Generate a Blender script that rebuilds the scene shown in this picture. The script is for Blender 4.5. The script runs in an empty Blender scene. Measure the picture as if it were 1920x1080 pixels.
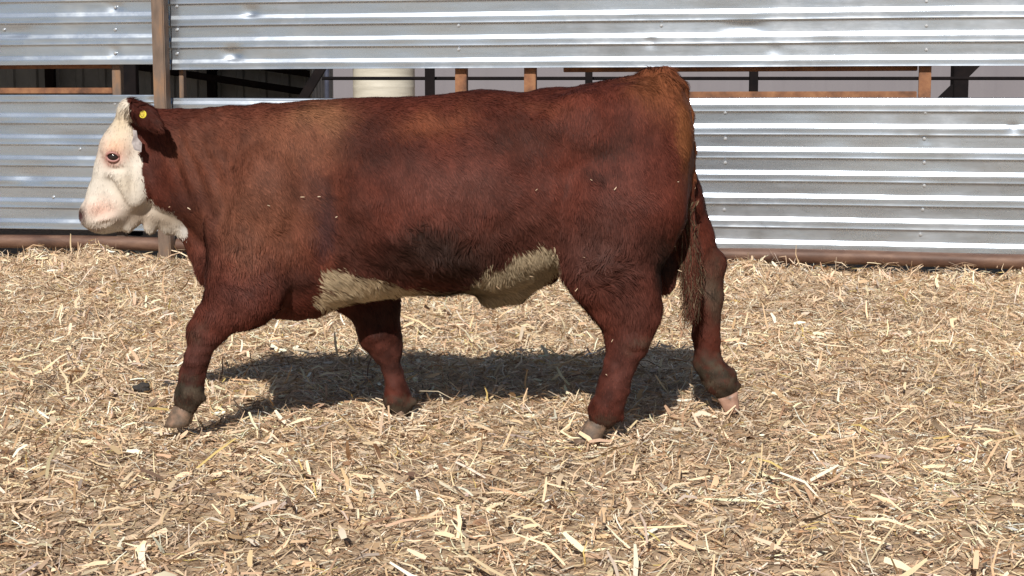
import bpy, bmesh, math, random
import numpy as np
from mathutils import Vector, Matrix

random.seed(7)
rng = np.random.default_rng(11)
R = math.radians
scene = bpy.context.scene
col = scene.collection

# ------------------------------------------------------------------ camera
FPX = 2981.0            # focal length in pixels of a 1920-wide frame
CAM_H = 1.25
PITCH = math.atan(347.0 / FPX)
cam_d = bpy.data.cameras.new('camera')
cam_d.sensor_width = 36.0
cam_d.lens = FPX / 1920.0 * 36.0
cam_d.clip_end = 2000
cam = bpy.data.objects.new('camera', cam_d)
cam.location = (0, 0, CAM_H)
cam.rotation_euler = (R(90) - PITCH, 0, 0)
col.objects.link(cam)
scene.camera = cam

# ------------------------------------------------------------------ light
SUN_EL, SUN_LEFT = R(37), R(11)
to_sun = Vector((-math.sin(SUN_LEFT) * math.cos(SUN_EL), -math.cos(SUN_LEFT) * math.cos(SUN_EL), math.sin(SUN_EL)))
world = bpy.data.worlds.new("World")
scene.world = world
world.use_nodes = True
wn = world.node_tree
bg = wn.nodes['Background']
sky = wn.nodes.new('ShaderNodeTexSky')
sky.sky_type = 'NISHITA'
sky.sun_disc = False
sky.sun_elevation = SUN_EL
sky.sun_rotation = R(180) + SUN_LEFT
sky.altitude = 800
sky.air_density = 1.0
sky.dust_density = 1.5
wn.links.new(sky.outputs[0], bg.inputs[0])
bg.inputs[1].default_value = 0.048
sun_d = bpy.data.lights.new('sun', 'SUN')
sun_d.energy = 5.0
sun_d.angle = R(0.5)
sun_d.color = (1.0, 0.95, 0.87)
sun = bpy.data.objects.new('sun', sun_d)
sun.rotation_euler = to_sun.to_track_quat('Z', 'Y').to_euler()
sun.location = to_sun * 30
col.objects.link(sun)
scene.view_settings.view_transform = 'Standard'
scene.view_settings.look = 'None'
scene.view_settings.exposure = 0.0
scene.view_settings.gamma = 1.0
scene.view_settings.use_curve_mapping = False

# ------------------------------------------------------------------ helpers
CP, SP = math.cos(PITCH), math.sin(PITCH)


def at(px, py, Y):
    """World point seen at pixel (px, py) of the 1920 frame on the plane y = Y."""
    u, v = (px - 960) / FPX, (540 - py) / FPX
    t = Y / (CP + v * SP)
    return (u * t, Y, CAM_H + t * (-SP + v * CP))


def project(p):
    x, y, z = p[:, 0], p[:, 1], p[:, 2] - CAM_H
    f = y * CP - z * SP
    up = y * SP + z * CP
    return 960 + FPX * x / f, 540 - FPX * up / f


FY, FS = 11.5, 0.207     # windbreak fence: y = FY - FS * x


def at_fence(px, py):
    u, v = (px - 960) / FPX, (540 - py) / FPX
    t = FY / (CP + v * SP + FS * u)
    return Vector((u * t, t * (CP + v * SP), CAM_H + t * (-SP + v * CP)))


def link(o, parent=None):
    col.objects.link(o)
    if parent:
        o.parent = parent
    return o


def tag(o, label=None, cat=None, group=None, kind=None):
    if label: o['label'] = label
    if cat: o['category'] = cat
    if group: o['group'] = group
    if kind: o['kind'] = kind
    return o


def empty(name, loc, rz=0):
    o = bpy.data.objects.new(name, None)
    o.location = loc
    o.rotation_euler = (0, 0, rz)
    return link(o)


def np_mesh(name, verts, faces_list, mat, smooth=False, colors=None, parent=None):
    """faces_list: list of int arrays (n x 3 or n x 4)."""
    me = bpy.data.meshes.new(name)
    verts = np.asarray(verts, np.float32)
    me.vertices.add(len(verts))
    me.vertices.foreach_set('co', verts.ravel())
    loops = np.concatenate([f.ravel() for f in faces_list]).astype(np.int32)
    sizes = np.concatenate([np.full(len(f), f.shape[1]) for f in faces_list]).astype(np.int32)
    starts = np.concatenate([[0], np.cumsum(sizes)[:-1]]).astype(np.int32)
    me.loops.add(len(loops))
    me.loops.foreach_set('vertex_index', loops)
    me.polygons.add(len(sizes))
    me.polygons.foreach_set('loop_start', starts)
    me.polygons.foreach_set('loop_total', sizes)
    if smooth:
        me.polygons.foreach_set('use_smooth', np.ones(len(sizes), bool))
    if colors is not None:
        a = me.color_attributes.new('Col', 'FLOAT_COLOR', 'POINT')
        c4 = np.ones((len(verts), 4), np.float32)
        c4[:, :3] = colors
        a.data.foreach_set('color', c4.ravel())
    me.update(calc_edges=True)
    me.materials.append(mat)
    return link(bpy.data.objects.new(name, me), parent)


def bm_obj(name, bm, mat, parent=None, smooth=False):
    me = bpy.data.meshes.new(name)
    bmesh.ops.recalc_face_normals(bm, faces=bm.faces)
    bm.to_mesh(me)
    bm.free()
    if smooth:
        me.polygons.foreach_set('use_smooth', np.ones(len(me.polygons), bool))
    me.materials.append(mat)
    return link(bpy.data.objects.new(name, me), parent)


def frame_along(d):
    d = Vector(d).normalized()
    up = Vector((0, 0, 1)) if abs(d.z) < 0.95 else Vector((0, 1, 0))
    s = d.cross(up).normalized()
    return d, s, s.cross(d).normalized()


def add_tube(bm, pts, radii, n=14, caps=True):
    """tube along a polyline with a radius per point"""
    pts = [Vector(p) for p in pts]
    if not hasattr(radii, '__len__'):
        radii = [radii] * len(pts)
    rings = []
    for i, p in enumerate(pts):
        a = pts[max(i - 1, 0)]
        b = pts[min(i + 1, len(pts) - 1)]
        d, s, u = frame_along(b - a)
        rings.append([bm.verts.new(p + (s * math.cos(2 * math.pi * k / n) + u * math.sin(2 * math.pi * k / n)) * radii[i]) for k in range(n)])
    for r0, r1 in zip(rings, rings[1:]):
        for k in range(n):
            bm.faces.new((r0[k], r0[(k + 1) % n], r1[(k + 1) % n], r1[k]))
    if caps:
        bm.faces.new(rings[0])
        bm.faces.new(list(reversed(rings[-1])))


def add_bar(bm, p, q, w, h, bevel=0.004, side=None):
    """rectangular bar from p to q, w across, h along 'side'"""
    p, q = Vector(p), Vector(q)
    d = (q - p).normalized()
    if side is None:
        _, s, u = frame_along(d)
    else:
        u = Vector(side).normalized()
        s = d.cross(u).normalized()
        u = s.cross(d).normalized()
    vs = []
    for e in (p, q):
        for a, b in ((-1, -1), (1, -1), (1, 1), (-1, 1)):
            vs.append(bm.verts.new(e + s * a * w / 2 + u * b * h / 2))
    fs = [(0, 1, 2, 3), (7, 6, 5, 4), (0, 4, 5, 1), (1, 5, 6, 2), (2, 6, 7, 3), (3, 7, 4, 0)]
    faces = [bm.faces.new([vs[i] for i in f]) for f in fs]
    if bevel:
        eds = list({e for f in faces for e in f.edges})
        bmesh.ops.bevel(bm, geom=eds, offset=bevel, segments=2, affect='EDGES')


# hash noise -------------------------------------------------------
def _h(ix, iy, iz):
    n = (ix.astype(np.int64) * 374761393 + iy.astype(np.int64) * 668265263 + iz.astype(np.int64) * 2147483647) & 0xFFFFFFFF
    n = ((n ^ (n >> 13)) * 1274126177) & 0xFFFFFFFF
    n = n ^ (n >> 16)
    return (n & 0xFFFFFF).astype(np.float64) / 0xFFFFFF


def noise3(p, s, seed=0):
    q = np.asarray(p, np.float64) * s + seed * 17.31
    i = np.floor(q).astype(np.int64)
    f = q - i
    f = f * f * (3 - 2 * f)
    r = 0
    for dx in (0, 1):
        for dy in (0, 1):
            for dz in (0, 1):
                w = (f[:, 0] if dx else 1 - f[:, 0]) * (f[:, 1] if dy else 1 - f[:, 1]) * (f[:, 2] if dz else 1 - f[:, 2])
                r = r + w * _h(i[:, 0] + dx, i[:, 1] + dy, i[:, 2] + dz)
    return r * 2 - 1


def noise2(x, y, s, seed=0):
    p = np.stack([x, y, np.zeros_like(x) + 0.5 + seed], 1)
    return noise3(p, s, seed)


# ------------------------------------------------------------------ materials
def principled(name, base=(0.5, 0.5, 0.5), rough=0.6, metal=0.0, spec=0.5):
    m = bpy.data.materials.new(name)
    m.use_nodes = True
    b = m.node_tree.nodes['Principled BSDF']
    b.inputs['Base Color'].default_value = (*base, 1)
    b.inputs['Roughness'].default_value = rough
    b.inputs['Metallic'].default_value = metal
    b.inputs['Specular IOR Level'].default_value = spec
    return m, m.node_tree, b


def tex_noise(nt, scale, detail=4, rough=0.55, stretch=None, coord='Object'):
    tc = nt.nodes.new('ShaderNodeTexCoord')
    n = nt.nodes.new('ShaderNodeTexNoise')
    n.inputs['Scale'].default_value = scale
    n.inputs['Detail'].default_value = detail
    n.inputs['Roughness'].default_value = rough
    if stretch:
        mp = nt.nodes.new('ShaderNodeMapping')
        mp.inputs['Scale'].default_value = stretch
        nt.links.new(tc.outputs[coord], mp.inputs[0])
        nt.links.new(mp.outputs[0], n.inputs['Vector'])
    else:
        nt.links.new(tc.outputs[coord], n.inputs['Vector'])
    return n


def ramp(nt, src, stops):
    r = nt.nodes.new('ShaderNodeValToRGB')
    e = r.color_ramp.elements
    while len(e) < len(stops):
        e.new(0.5)
    for k, (p, c) in enumerate(stops):
        e[k].position = p
        e[k].color = (*c, 1) if len(c) == 3 else c
    nt.links.new(src, r.inputs[0])
    return r


def add_bump(nt, b, src, strength, dist=0.01):
    bp = nt.nodes.new('ShaderNodeBump')
    bp.inputs['Strength'].default_value = strength
    bp.inputs['Distance'].default_value = dist
    nt.links.new(src, bp.inputs['Height'])
    nt.links.new(bp.outputs[0], b.inputs['Normal'])


def mottled(name, stops, scale, rough=0.7, metal=0.0, bump=0.2, stretch=None, detail=6):
    m, nt, b = principled(name, rough=rough, metal=metal)
    n = tex_noise(nt, scale, detail, 0.6, stretch)
    r = ramp(nt, n.outputs[0], stops)
    nt.links.new(r.outputs[0], b.inputs['Base Color'])
    if bump:
        n2 = tex_noise(nt, scale * 6, 4)
        add_bump(nt, b, n2.outputs[0], bump, 0.004)
    return m


def attr_mat(name, rough, spec=0.3, sheen=0.0):
    m, nt, b = principled(name, rough=rough, spec=spec)
    a = nt.nodes.new('ShaderNodeVertexColor')
    a.layer_name = 'Col'
    nt.links.new(a.outputs[0], b.inputs['Base Color'])
    if sheen:
        b.inputs['Sheen Weight'].default_value = sheen
    return m, nt, b


def galvanized(name, tint, dirt, grime):
    m, nt, b = principled(name, rough=0.3, metal=0.92)
    n = tex_noise(nt, 3.0, 8, 0.65, (0.35, 1, 3.0))
    r = ramp(nt, n.outputs[0], [(0.30, dirt), (0.50, tint), (0.8, tuple(min(1, c * 1.12) for c in tint))])
    st = tex_noise(nt, 1.1, 6, 0.7, (1.0, 1, 1.4))
    rs = ramp(nt, st.outputs[0], [(0.52, (0, 0, 0)), (0.74, (1, 1, 1))])
    mx = nt.nodes.new('ShaderNodeMix')
    mx.data_type = 'RGBA'
    mul = nt.nodes.new('ShaderNodeMath')
    mul.operation = 'MULTIPLY'
    mul.inputs[1].default_value = 0.55
    nt.links.new(rs.outputs[0], mul.inputs[0])
    nt.links.new(mul.outputs[0], mx.inputs[0])
    nt.links.new(r.outputs[0], mx.inputs[6])
    mx.inputs[7].default_value = (*grime, 1)
    nt.links.new(mx.outputs[2], b.inputs['Base Color'])
    sp = nt.nodes.new('ShaderNodeTexVoronoi')
    sp.inputs['Scale'].default_value = 55
    tc = nt.nodes.new('ShaderNodeTexCoord')
    nt.links.new(tc.outputs['Object'], sp.inputs['Vector'])
    rr = nt.nodes.new('ShaderNodeMapRange')
    rr.inputs[3].default_value = 0.27
    rr.inputs[4].default_value = 0.28
    nt.links.new(sp.outputs['Color'], rr.inputs[0])
    ad = nt.nodes.new('ShaderNodeMath')
    ad.operation = 'ADD'
    m2 = nt.nodes.new('ShaderNodeMath')
    m2.operation = 'MULTIPLY'
    m2.inputs[1].default_value = 0.16
    nt.links.new(rs.outputs[0], m2.inputs[0])
    nt.links.new(rr.outputs[0], ad.inputs[0])
    nt.links.new(m2.outputs[0], ad.inputs[1])
    nt.links.new(ad.outputs[0], b.inputs['Roughness'])
    n3 = tex_noise(nt, 5.0, 3, 0.5, (0.6, 1, 2.0))
    add_bump(nt, b, n3.outputs[0], 0.25, 0.006)
    return m


M_GALV = galvanized('galvanized_steel', (0.53, 0.585, 0.66), (0.43, 0.47, 0.53), (0.48, 0.50, 0.53))
M_GALV_OLD = galvanized('weathered_galvanized_steel', (0.56, 0.63, 0.73), (0.43, 0.48, 0.55), (0.54, 0.55, 0.51))
M_RUST = mottled('rusty_steel', [(0.3, (0.10, 0.045, 0.025)), (0.5, (0.22, 0.095, 0.045)), (0.72, (0.33, 0.16, 0.075))], 9, 0.75, 0.0, 0.25)
M_RUSTPOST = mottled('brown_painted_post', [(0.3, (0.10, 0.068, 0.05)), (0.5, (0.16, 0.11, 0.082)), (0.7, (0.25, 0.14, 0.075))], 5, 0.65, 0.0, 0.2, (3, 3, 0.8))
M_RUSTPIPE = mottled('rusty_pipe', [(0.3, (0.065, 0.032, 0.022)), (0.5, (0.12, 0.062, 0.042)), (0.7, (0.20, 0.115, 0.078))], 6, 0.6, 0.1, 0.2, (0.6, 2, 2))
M_DARK = mottled('dark_steel', [(0.3, (0.008, 0.007, 0.008)), (0.7, (0.016, 0.012, 0.012))], 8, 0.95, 0.0, 0.0)
M_DARK.node_tree.nodes['Principled BSDF'].inputs['Specular IOR Level'].default_value = 0.1
M_BLUEPOLE = mottled('blue_grey_steel', [(0.3, (0.06, 0.07, 0.11)), (0.7, (0.13, 0.14, 0.2))], 8, 0.45, 0.4, 0.1)
M_SHEDWALL = mottled('shed_wall_sheet', [(0.3, (0.13, 0.14, 0.145)), (0.7, (0.22, 0.23, 0.235))], 2.5, 0.7, 0.0, 0.1)
M_SHEDROOF = mottled('shed_roof_sheet', [(0.3, (0.10, 0.10, 0.11)), (0.7, (0.17, 0.17, 0.18))], 2.5, 0.6, 0.2, 0.1)
M_BARN = mottled('barn_cladding', [(0.3, (0.165, 0.155, 0.175)), (0.7, (0.19, 0.18, 0.20))], 0.6, 0.7, 0.0, 0.1)
M_TANK = mottled('cream_tank', [(0.35, (0.52, 0.48, 0.40)), (0.6, (0.66, 0.62, 0.53)), (0.75, (0.6, 0.53, 0.4))], 3.0, 0.55, 0.0, 0.1, (0.7, 0.7, 6))
M_CONC = mottled('concrete_footing', [(0.3, (0.2, 0.19, 0.17)), (0.7, (0.34, 0.32, 0.29))], 7, 0.9)

# ------------------------------------------------------------------ ground
def ground_z(x, y):
    x = np.asarray(x, np.float64)
    y = np.asarray(y, np.float64)
    fd = (FY - FS * x) - y                       # distance in front of the fence
    rise = 0.062 * np.clip(1 - np.clip(fd, 0, 99) / 3.6, 0, 1) ** 1.3
    rise = np.where(fd < -0.4, 0.062 * np.clip(1 + (fd + 0.4) / 2.5, 0, 1), rise)
    rise = rise - 0.03 * np.clip((-1.2 - x) / 0.8, 0, 1) * np.clip(1 - np.clip(fd, 0, 99) / 2.5, 0, 1)
    near = np.exp(-((x * 0.55) ** 2 + ((y - 7) * 0.35) ** 2) * 0.15)
    bump = 0.034 * noise2(x, y, 1.5, 1) + 0.030 * noise2(x, y, 4.0, 2) + 0.024 * noise2(x, y, 9.0, 3) + 0.010 * noise2(x, y, 19.0, 5)
    heap = np.exp(-(np.clip(np.abs(fd - 0.55) - 0.25, 0, 9) / 0.3) ** 2) * np.clip(0.10 * noise2(x, y, 1.7, 4) + 0.05 * noise2(x, y, 5.0, 8) - 0.01, -0.05, 1)
    for (mx, mh, mr) in ((-3.05, 0.085, 0.20), (-3.5, 0.03, 0.3), (-2.62, 0.03, 0.25), (-2.35, 0.045, 0.18), (2.95, 0.06, 0.16), (3.32, 0.075, 0.25), (2.1, 0.03, 0.3), (1.55, 0.02, 0.15), (3.8, 0.06, 0.3)):
        heap = heap + (mh + 0.03) * np.exp(-((x - mx) / mr) ** 2 - ((fd - 0.5) / 0.22) ** 2)
    calm = np.exp(-(((x + 0.35) / 1.4) ** 2 + ((y - 6.05) / 0.55) ** 2) ** 2)   # trodden flat where the animal walks
    return rise + bump * np.clip(near + 0.45, 0, 1) * (1 - 0.75 * calm) + heap - 0.022 * calm - 0.034 * np.exp(-((x - 0.30) / 0.20) ** 2 - ((y - 5.84) / 0.20) ** 2)


def axis(lo, a, b, hi, step):
    core = np.arange(a, b, step)
    left = a - np.geomspace(step, a - lo, 26)[::-1]
    right = b + np.geomspace(step, hi - b, 26)
    return np.concatenate([left, core, right])


gx, gy = axis(-420, -4.6, 4.6, 420, 0.03), axis(-300, 3.2, 12.4, 700, 0.03)
GX, GY = np.meshgrid(gx, gy, indexing='ij')
gv = np.stack([GX.ravel(), GY.ravel(), ground_z(GX.ravel(), GY.ravel())], 1)
ni, nj = len(gx), len(gy)
I, J = np.meshgrid(np.arange(ni - 1), np.arange(nj - 1), indexing='ij')
q = (I * nj + J).ravel()
M_GROUND = mottled('chaff_and_dirt', [(0.28, (0.16, 0.105, 0.068)), (0.42, (0.34, 0.24, 0.155)), (0.58, (0.50, 0.37, 0.25)), (0.78, (0.60, 0.47, 0.33))], 26, 0.95, 0.0, 0.6, None, 9)
g = np_mesh('ground', gv, [np.stack([q, q + nj, q + nj + 1, q + 1], 1)], M_GROUND, True)
tag(g, kind='structure', label='straw covered dirt floor of the cattle pen')

# ------------------------------------------------------------------ straw bedding
PAL = np.array([(0.80, 0.645, 0.46), (0.72, 0.545, 0.37), (0.63, 0.45, 0.295), (0.50, 0.335, 0.21),
                (0.33, 0.205, 0.125), (0.55, 0.46, 0.385), (0.86, 0.77, 0.63), (0.60, 0.46, 0.17), (0.18, 0.12, 0.085)])
PALW = np.array([0.22, 0.22, 0.18, 0.12, 0.06, 0.06, 0.10, 0.012, 0.03])


def ribbons(c, yaw, pitch, roll, L, W, bend, kink=None):
    """strips of two quads with a bent middle; returns verts, faces"""
    n = len(c)
    d = np.stack([np.cos(yaw) * np.cos(pitch), np.sin(yaw) * np.cos(pitch), np.sin(pitch)], 1)
    s0 = np.stack([-np.sin(yaw), np.cos(yaw), np.zeros(n)], 1)
    u0 = np.cross(d, s0)
    s = s0 * np.cos(roll)[:, None] + u0 * np.sin(roll)[:, None]
    u = np.cross(d, s)
    h = (L / 2)[:, None]
    w = (W / 2)[:, None]
    bz = (bend * L)[:, None] * u
    side = (kink * L)[:, None] * s if kink is not None else 0
    a, m, b = c - d * h - bz * 0.5, c + bz * 0.5 + side, c + d * h - bz * 0.5
    V = np.stack([a - s * w * 0.8, a + s * w * 0.8, m - s * w, m + s * w, b - s * w * 0.55, b + s * w * 0.55], 1).reshape(-1, 3)
    base = (np.arange(n) * 6)[:, None]
    F = np.concatenate([base + np.array([0, 1, 3, 2]), base + np.array([2, 3, 5, 4])])
    return V, F


def straw_field(n, y0, y1, margin, lmin, lmax, wmin, wmax, lift, upright, seed):
    r = np.random.default_rng(seed)
    y = np.sqrt(r.uniform(y0 ** 2, y1 ** 2, n))
    half = 0.325 * y + margin
    x = r.uniform(-1, 1, n) * half
    keep = y < FY - FS * x - 0.02
    x, y = x[keep], y[keep]
    n = len(x)
    e = 0.02
    z = ground_z(x, y)
    gxs, gys = (ground_z(x + e, y) - z) / e, (ground_z(x, y + e) - z) / e
    yaw = r.uniform(0, 2 * np.pi, n)
    slope = np.arctan(gxs * np.cos(yaw) + gys * np.sin(yaw))
    L = lmin + (lmax - lmin) * r.beta(1.2, 3.2, n)
    W = wmin + (wmax - wmin) * r.beta(1.2, 3.5, n)
    pitch = slope + r.normal(0, 0.21, n)
    up = r.random(n) < upright
    pitch[up] += r.uniform(0.3, 1.1, up.sum())
    zc = z + lift * r.exponential(1.0, n).clip(0, 3) + np.abs(np.sin(pitch - slope)) * L * 0.38
    roll = r.normal(0, 0.55, n)
    V, F = ribbons(np.stack([x, y, zc], 1), yaw, pitch, roll, L, W, r.normal(0.02, 0.06, n), r.normal(0, 0.07, n))
    ci = r.choice(len(PAL), n, p=PALW / PALW.sum())
    C = PAL[ci] * np.array([1.03, 1.01, 0.97]) * r.uniform(0.75, 1.15, (n, 1)) * r.uniform(0.95, 1.05, (n, 3))
    tone = 1.03 + 0.17 * noise2(x, y, 1.6, 6) + 0.20 * noise2(x, y, 5, 7) + 0.10 * noise2(x, y, 13, 9)     # damper and drier patches
    C = np.clip(C * tone[:, None], 0.02, 0.85)
    return V, F, np.repeat(C, 6, 0)


M_STRAW, nt_s, b_s = attr_mat('dry_straw', 0.6, 0.35)
parts = [straw_field(215000, 3.6, 12.2, 1.25, 0.02, 0.14, 0.0026, 0.0085, 0.010, 0.06, 21),
         straw_field(70000, 3.6, 12.2, 1.25, 0.010, 0.06, 0.003, 0.011, 0.011, 0.04, 22),
         straw_field(9500, 3.6, 12.2, 1.25, 0.06, 0.24, 0.006, 0.016, 0.018, 0.12, 23),
         straw_field(8500, 3.6, 12.2, 1.25, 0.04, 0.15, 0.010, 0.030, 0.016, 0.12, 24)]
# straw kicked up round the hooves and draped over the bottom pipe
off = 0
VV, FF, CC = [], [], []
for V, F, C in parts:
    VV.append(V); FF.append(F + off); CC.append(C); off += len(V)


def straw_clump(cx, cy, cz, n, sr, zr, seed, lmax=0.16):
    global off
    r = np.random.default_rng(seed)
    a, d = r.uniform(0, 2 * np.pi, n), sr * np.sqrt(r.random(n))
    x, y = cx + d * np.cos(a), cy + d * np.sin(a)
    z = ground_z(x, y) + cz + zr * r.random(n) * (1 - d / sr * 0.7)
    L = r.uniform(0.03, lmax, n)
    V, F = ribbons(np.stack([x, y, z], 1), r.uniform(0, 6.28, n), r.normal(0.05, 0.35, n), r.normal(0, 0.6, n), L, r.uniform(0.003, 0.009, n), r.normal(0, 0.08, n), r.normal(0, 0.1, n))
    C = PAL[r.choice(len(PAL), n, p=PALW / PALW.sum())] * r.uniform(0.8, 1.15, (n, 1))
    VV.append(V); FF.append(F + off); CC.append(np.repeat(C, 6, 0)); off += len(V)


for k, (px, py, Y, n, sr, zr) in enumerate([(1150, 824, 5.92, 120, 0.14, 0.03), (1160, 836, 5.74, 60, 0.14, 0.025), (752, 780, 6.20, 300, 0.16, 0.055), (345, 795, 5.90, 260, 0.15, 0.03),
                                            (1375, 780, 6.30, 180, 0.13, 0.03), (790, 800, 6.05, 250, 0.2, 0.05)]):
    X = at(px, py, Y)[0]
    straw_clump(X, Y, 0.0, n, sr, zr, 60 + k)
for k in range(46):      # wisps hanging on the bottom pipe
    px = random.choice([random.uniform(1380, 1920), random.uniform(1380, 1920), random.uniform(0, 400)])
    p = at_fence(px, 486)
    straw_clump(p.x, p.y - 0.14, 0.02, random.randint(4, 16), 0.09, 0.11, 200 + k, 0.2)
st = np_mesh('straw_bedding', np.concatenate(VV), [np.concatenate(FF)], M_STRAW, False, np.concatenate(CC))
tag(st, 'loose dry straw and chopped corn stalks covering the pen floor', 'straw', kind='stuff')

# ------------------------------------------------------------------ windbreak fence
FDIR = Vector((1, -FS, 0)).normalized()
FN = Vector((-FS, -1, 0)).normalized()         # towards the camera
fence = empty('windbreak_fence', (0, FY, 0), math.atan2(-FS, 1))
tag(fence, 'galvanized corrugated steel windbreak fence on rusty posts behind the bull', 'fence')
f_inv = Matrix.Translation((0, FY, 0)) @ Matrix.Rotation(math.atan2(-FS, 1), 4, 'Z')
f_inv = f_inv.inverted()


def fl(px, py):
    """pixel -> fence-local (s along the fence, z)"""
    p = f_inv @ at_fence(px, py)
    return p.x, p.z


PITCHZ = (fl(1500, 407)[1] - fl(1500, 276)[1]) / -3.0
PROFILE = [(0.00, 0.0), (0.20, 0.0), (0.36, 0.0), (0.39, 0.0003), (0.41, 0.0012), (0.43, 0.0023), (0.46, 0.0040), (0.49, 0.0057), (0.52, 0.0074), (0.545, 0.0087), (0.565, 0.0094), (0.59, 0.0097),
           (0.68, 0.0097), (0.78, 0.0097), (0.82, 0.0106), (0.845, 0.0112), (0.865, 0.0106), (0.885, 0.0082), (0.90, 0.0040), (0.915, 0.0004), (0.935, 0.0)]


def sheet(px0, px1, ztop, zbot, zband, mat, dents, seed, tilt=0.0, proud=0.0):
    s0, s1 = fl(px0, 300)[0], fl(px1, 300)[0]
    rows = []
    k0 = math.floor((zband - ztop) / PITCHZ) - 2
    for k in range(k0, k0 + 40):
        for fz, o in PROFILE:
            z = zband - (k + fz - 0.47) * PITCHZ
            rows.append((z, o))
    rows = [r for r in rows if zbot < r[0] < ztop]
    rows = [(ztop, rows[0][1])] + rows + [(zbot, rows[-1][1])]
    ns = max(40, int((s1 - s0) / 0.025))
    S = np.linspace(s0, s1, ns)
    zz = np.array([r[0] for r in rows]); oo = np.array([r[1] for r in rows])
    SS, ZZ = np.meshgrid(S, zz, indexing='ij')
    OO = np.broadcast_to(oo, SS.shape).copy()
    wav = 0.0035 * noise2(SS.ravel(), ZZ.ravel() * 2.0, 1.3, seed).reshape(SS.shape) + 0.0016 * noise2(SS.ravel(), ZZ.ravel() * 3.0, 4.0, seed + 1).reshape(SS.shape)
    sag = 0.004 * noise2(SS.ravel(), ZZ.ravel() * 0.3, 0.9, seed + 2).reshape(SS.shape)
    for (dpx, dpy, rs, rz, dep) in dents:
        ds, dz = fl(dpx, dpy)
        OO -= dep * np.exp(-((SS - ds) / rs) ** 2 - ((ZZ - dz) / rz) ** 2)
    V = np.stack([SS.ravel(), -(OO + wav + proud).ravel(), (ZZ + sag + tilt * (SS - s0)).ravel()], 1)
    nz = len(zz)
    I, J = np.meshgrid(np.arange(ns - 1), np.arange(nz - 1), indexing='ij')
    q = (I * nz + J).ravel()
    o = np_mesh('corrugated_sheet', V, [np.stack([q, q + 1, q + nz + 1, q + nz], 1)], mat, True, None, fence)
    md = o.modifiers.new('thickness', 'SOLIDIFY')
    md.thickness = 0.0015
    md.offset = -1
    return o


def screws(sheet_o, spots, mat):
    first = None
    for (px, py) in spots:
        s, z = fl(px, py)
        if first is None:
            bm = bmesh.new()
            add_tube(bm, [(0, 0.004, 0), (0, -0.002, 0), (0, -0.0035, 0)], [0.012, 0.012, 0.010], 12)
            add_tube(bm, [(0, -0.003, 0), (0, -0.009, 0)], 0.0062, 6)
            o = first = bm_obj('screw', bm, mat, sheet_o)
        else:
            o = first.copy()
            link(o, sheet_o)
        o.location = (s, -0.003, z)


zUb = fl(1300, 126)[1]
zLt = fl(1600, 183)[1]
zLb = fl(1500, 469)[1]
ZTOP = 2.75
LEFT_EDGE, RIGHT_EDGE, MID = -1100, 2700, 318
up_r = sheet(322, RIGHT_EDGE, ZTOP, zUb, fl(1500, 19)[1], M_GALV, [(437, 100, 0.06, 0.04, 0.02), (1395, 50, 0.11, 0.035, 0.014), (1220, 78, 0.03, 0.03, 0.008), (470, 20, 0.05, 0.04, 0.012), (1452, 92, 0.05, 0.03, 0.006)], 3)
lo_r = sheet(322, RIGHT_EDGE, zLt, zLb, fl(1500, 192)[1], M_GALV, [(1735, 260, 0.03, 0.02, 0.006), (1240, 320, 0.15, 0.05, 0.006), (1900, 240, 0.03, 0.03, 0.008)], 5)
up_l = sheet(LEFT_EDGE, 312, ZTOP, fl(200, 121)[1], fl(150, 27)[1], M_GALV_OLD, [(215, 12, 0.05, 0.03, 0.012), (30, 60, 0.12, 0.04, 0.008), (215, 95, 0.03, 0.03, 0.01)], 7)
lo_l = sheet(LEFT_EDGE, 312, fl(150, 178)[1], fl(150, 431)[1], fl(150, 216)[1], M_GALV_OLD, [(120, 262, 0.2, 0.05, 0.008), (60, 330, 0.12, 0.05, 0.008), (290, 190, 0.03, 0.03, 0.01)], 9)
M_SCREW, _, _ = principled('zinc_screw', (0.55, 0.57, 0.6), 0.4, 0.8)
screws(up_r, [(1737, 2), (1737, 48), (1737, 93), (332, 12), (332, 56), (332, 101), (860, 48), (860, 93), (1240, 48)], M_SCREW)
screws(lo_r, [(1735, 211), (1733, 260), (1733, 305), (1733, 348), (1730, 393), (1726, 440), (1360, 211), (1360, 260), (1360, 305), (1358, 393)], M_SCREW)
screws(up_l, [(216, 14), (216, 56), (216, 100), (8, 56)], M_SCREW)
screws(lo_l, [(216, 195), (216, 238), (150, 280), (100, 370)], M_SCREW)

# main post (in front of the sheets) and frame members behind them
bm = bmesh.new()
sp_, _ = fl(320, 300)
add_bar(bm, (sp_ - 0.005, -0.095, -0.4), (sp_ - 0.02, -0.095, ZTOP + 0.15), 0.098, 0.098, 0.008, (0, 1, 0))
bm_obj('post', bm, M_RUSTPOST, fence)


def frame_bar(name, p0, p1, w, d, mat, back=0.05):
    (sa, za), (sb, zb) = p0, p1
    bm = bmesh.new()
    add_bar(bm, (sa, back, za), (sb, back, zb), w, d, 0.004, (0, 1, 0))
    return bm_obj(name, bm, mat, fence)


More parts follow.
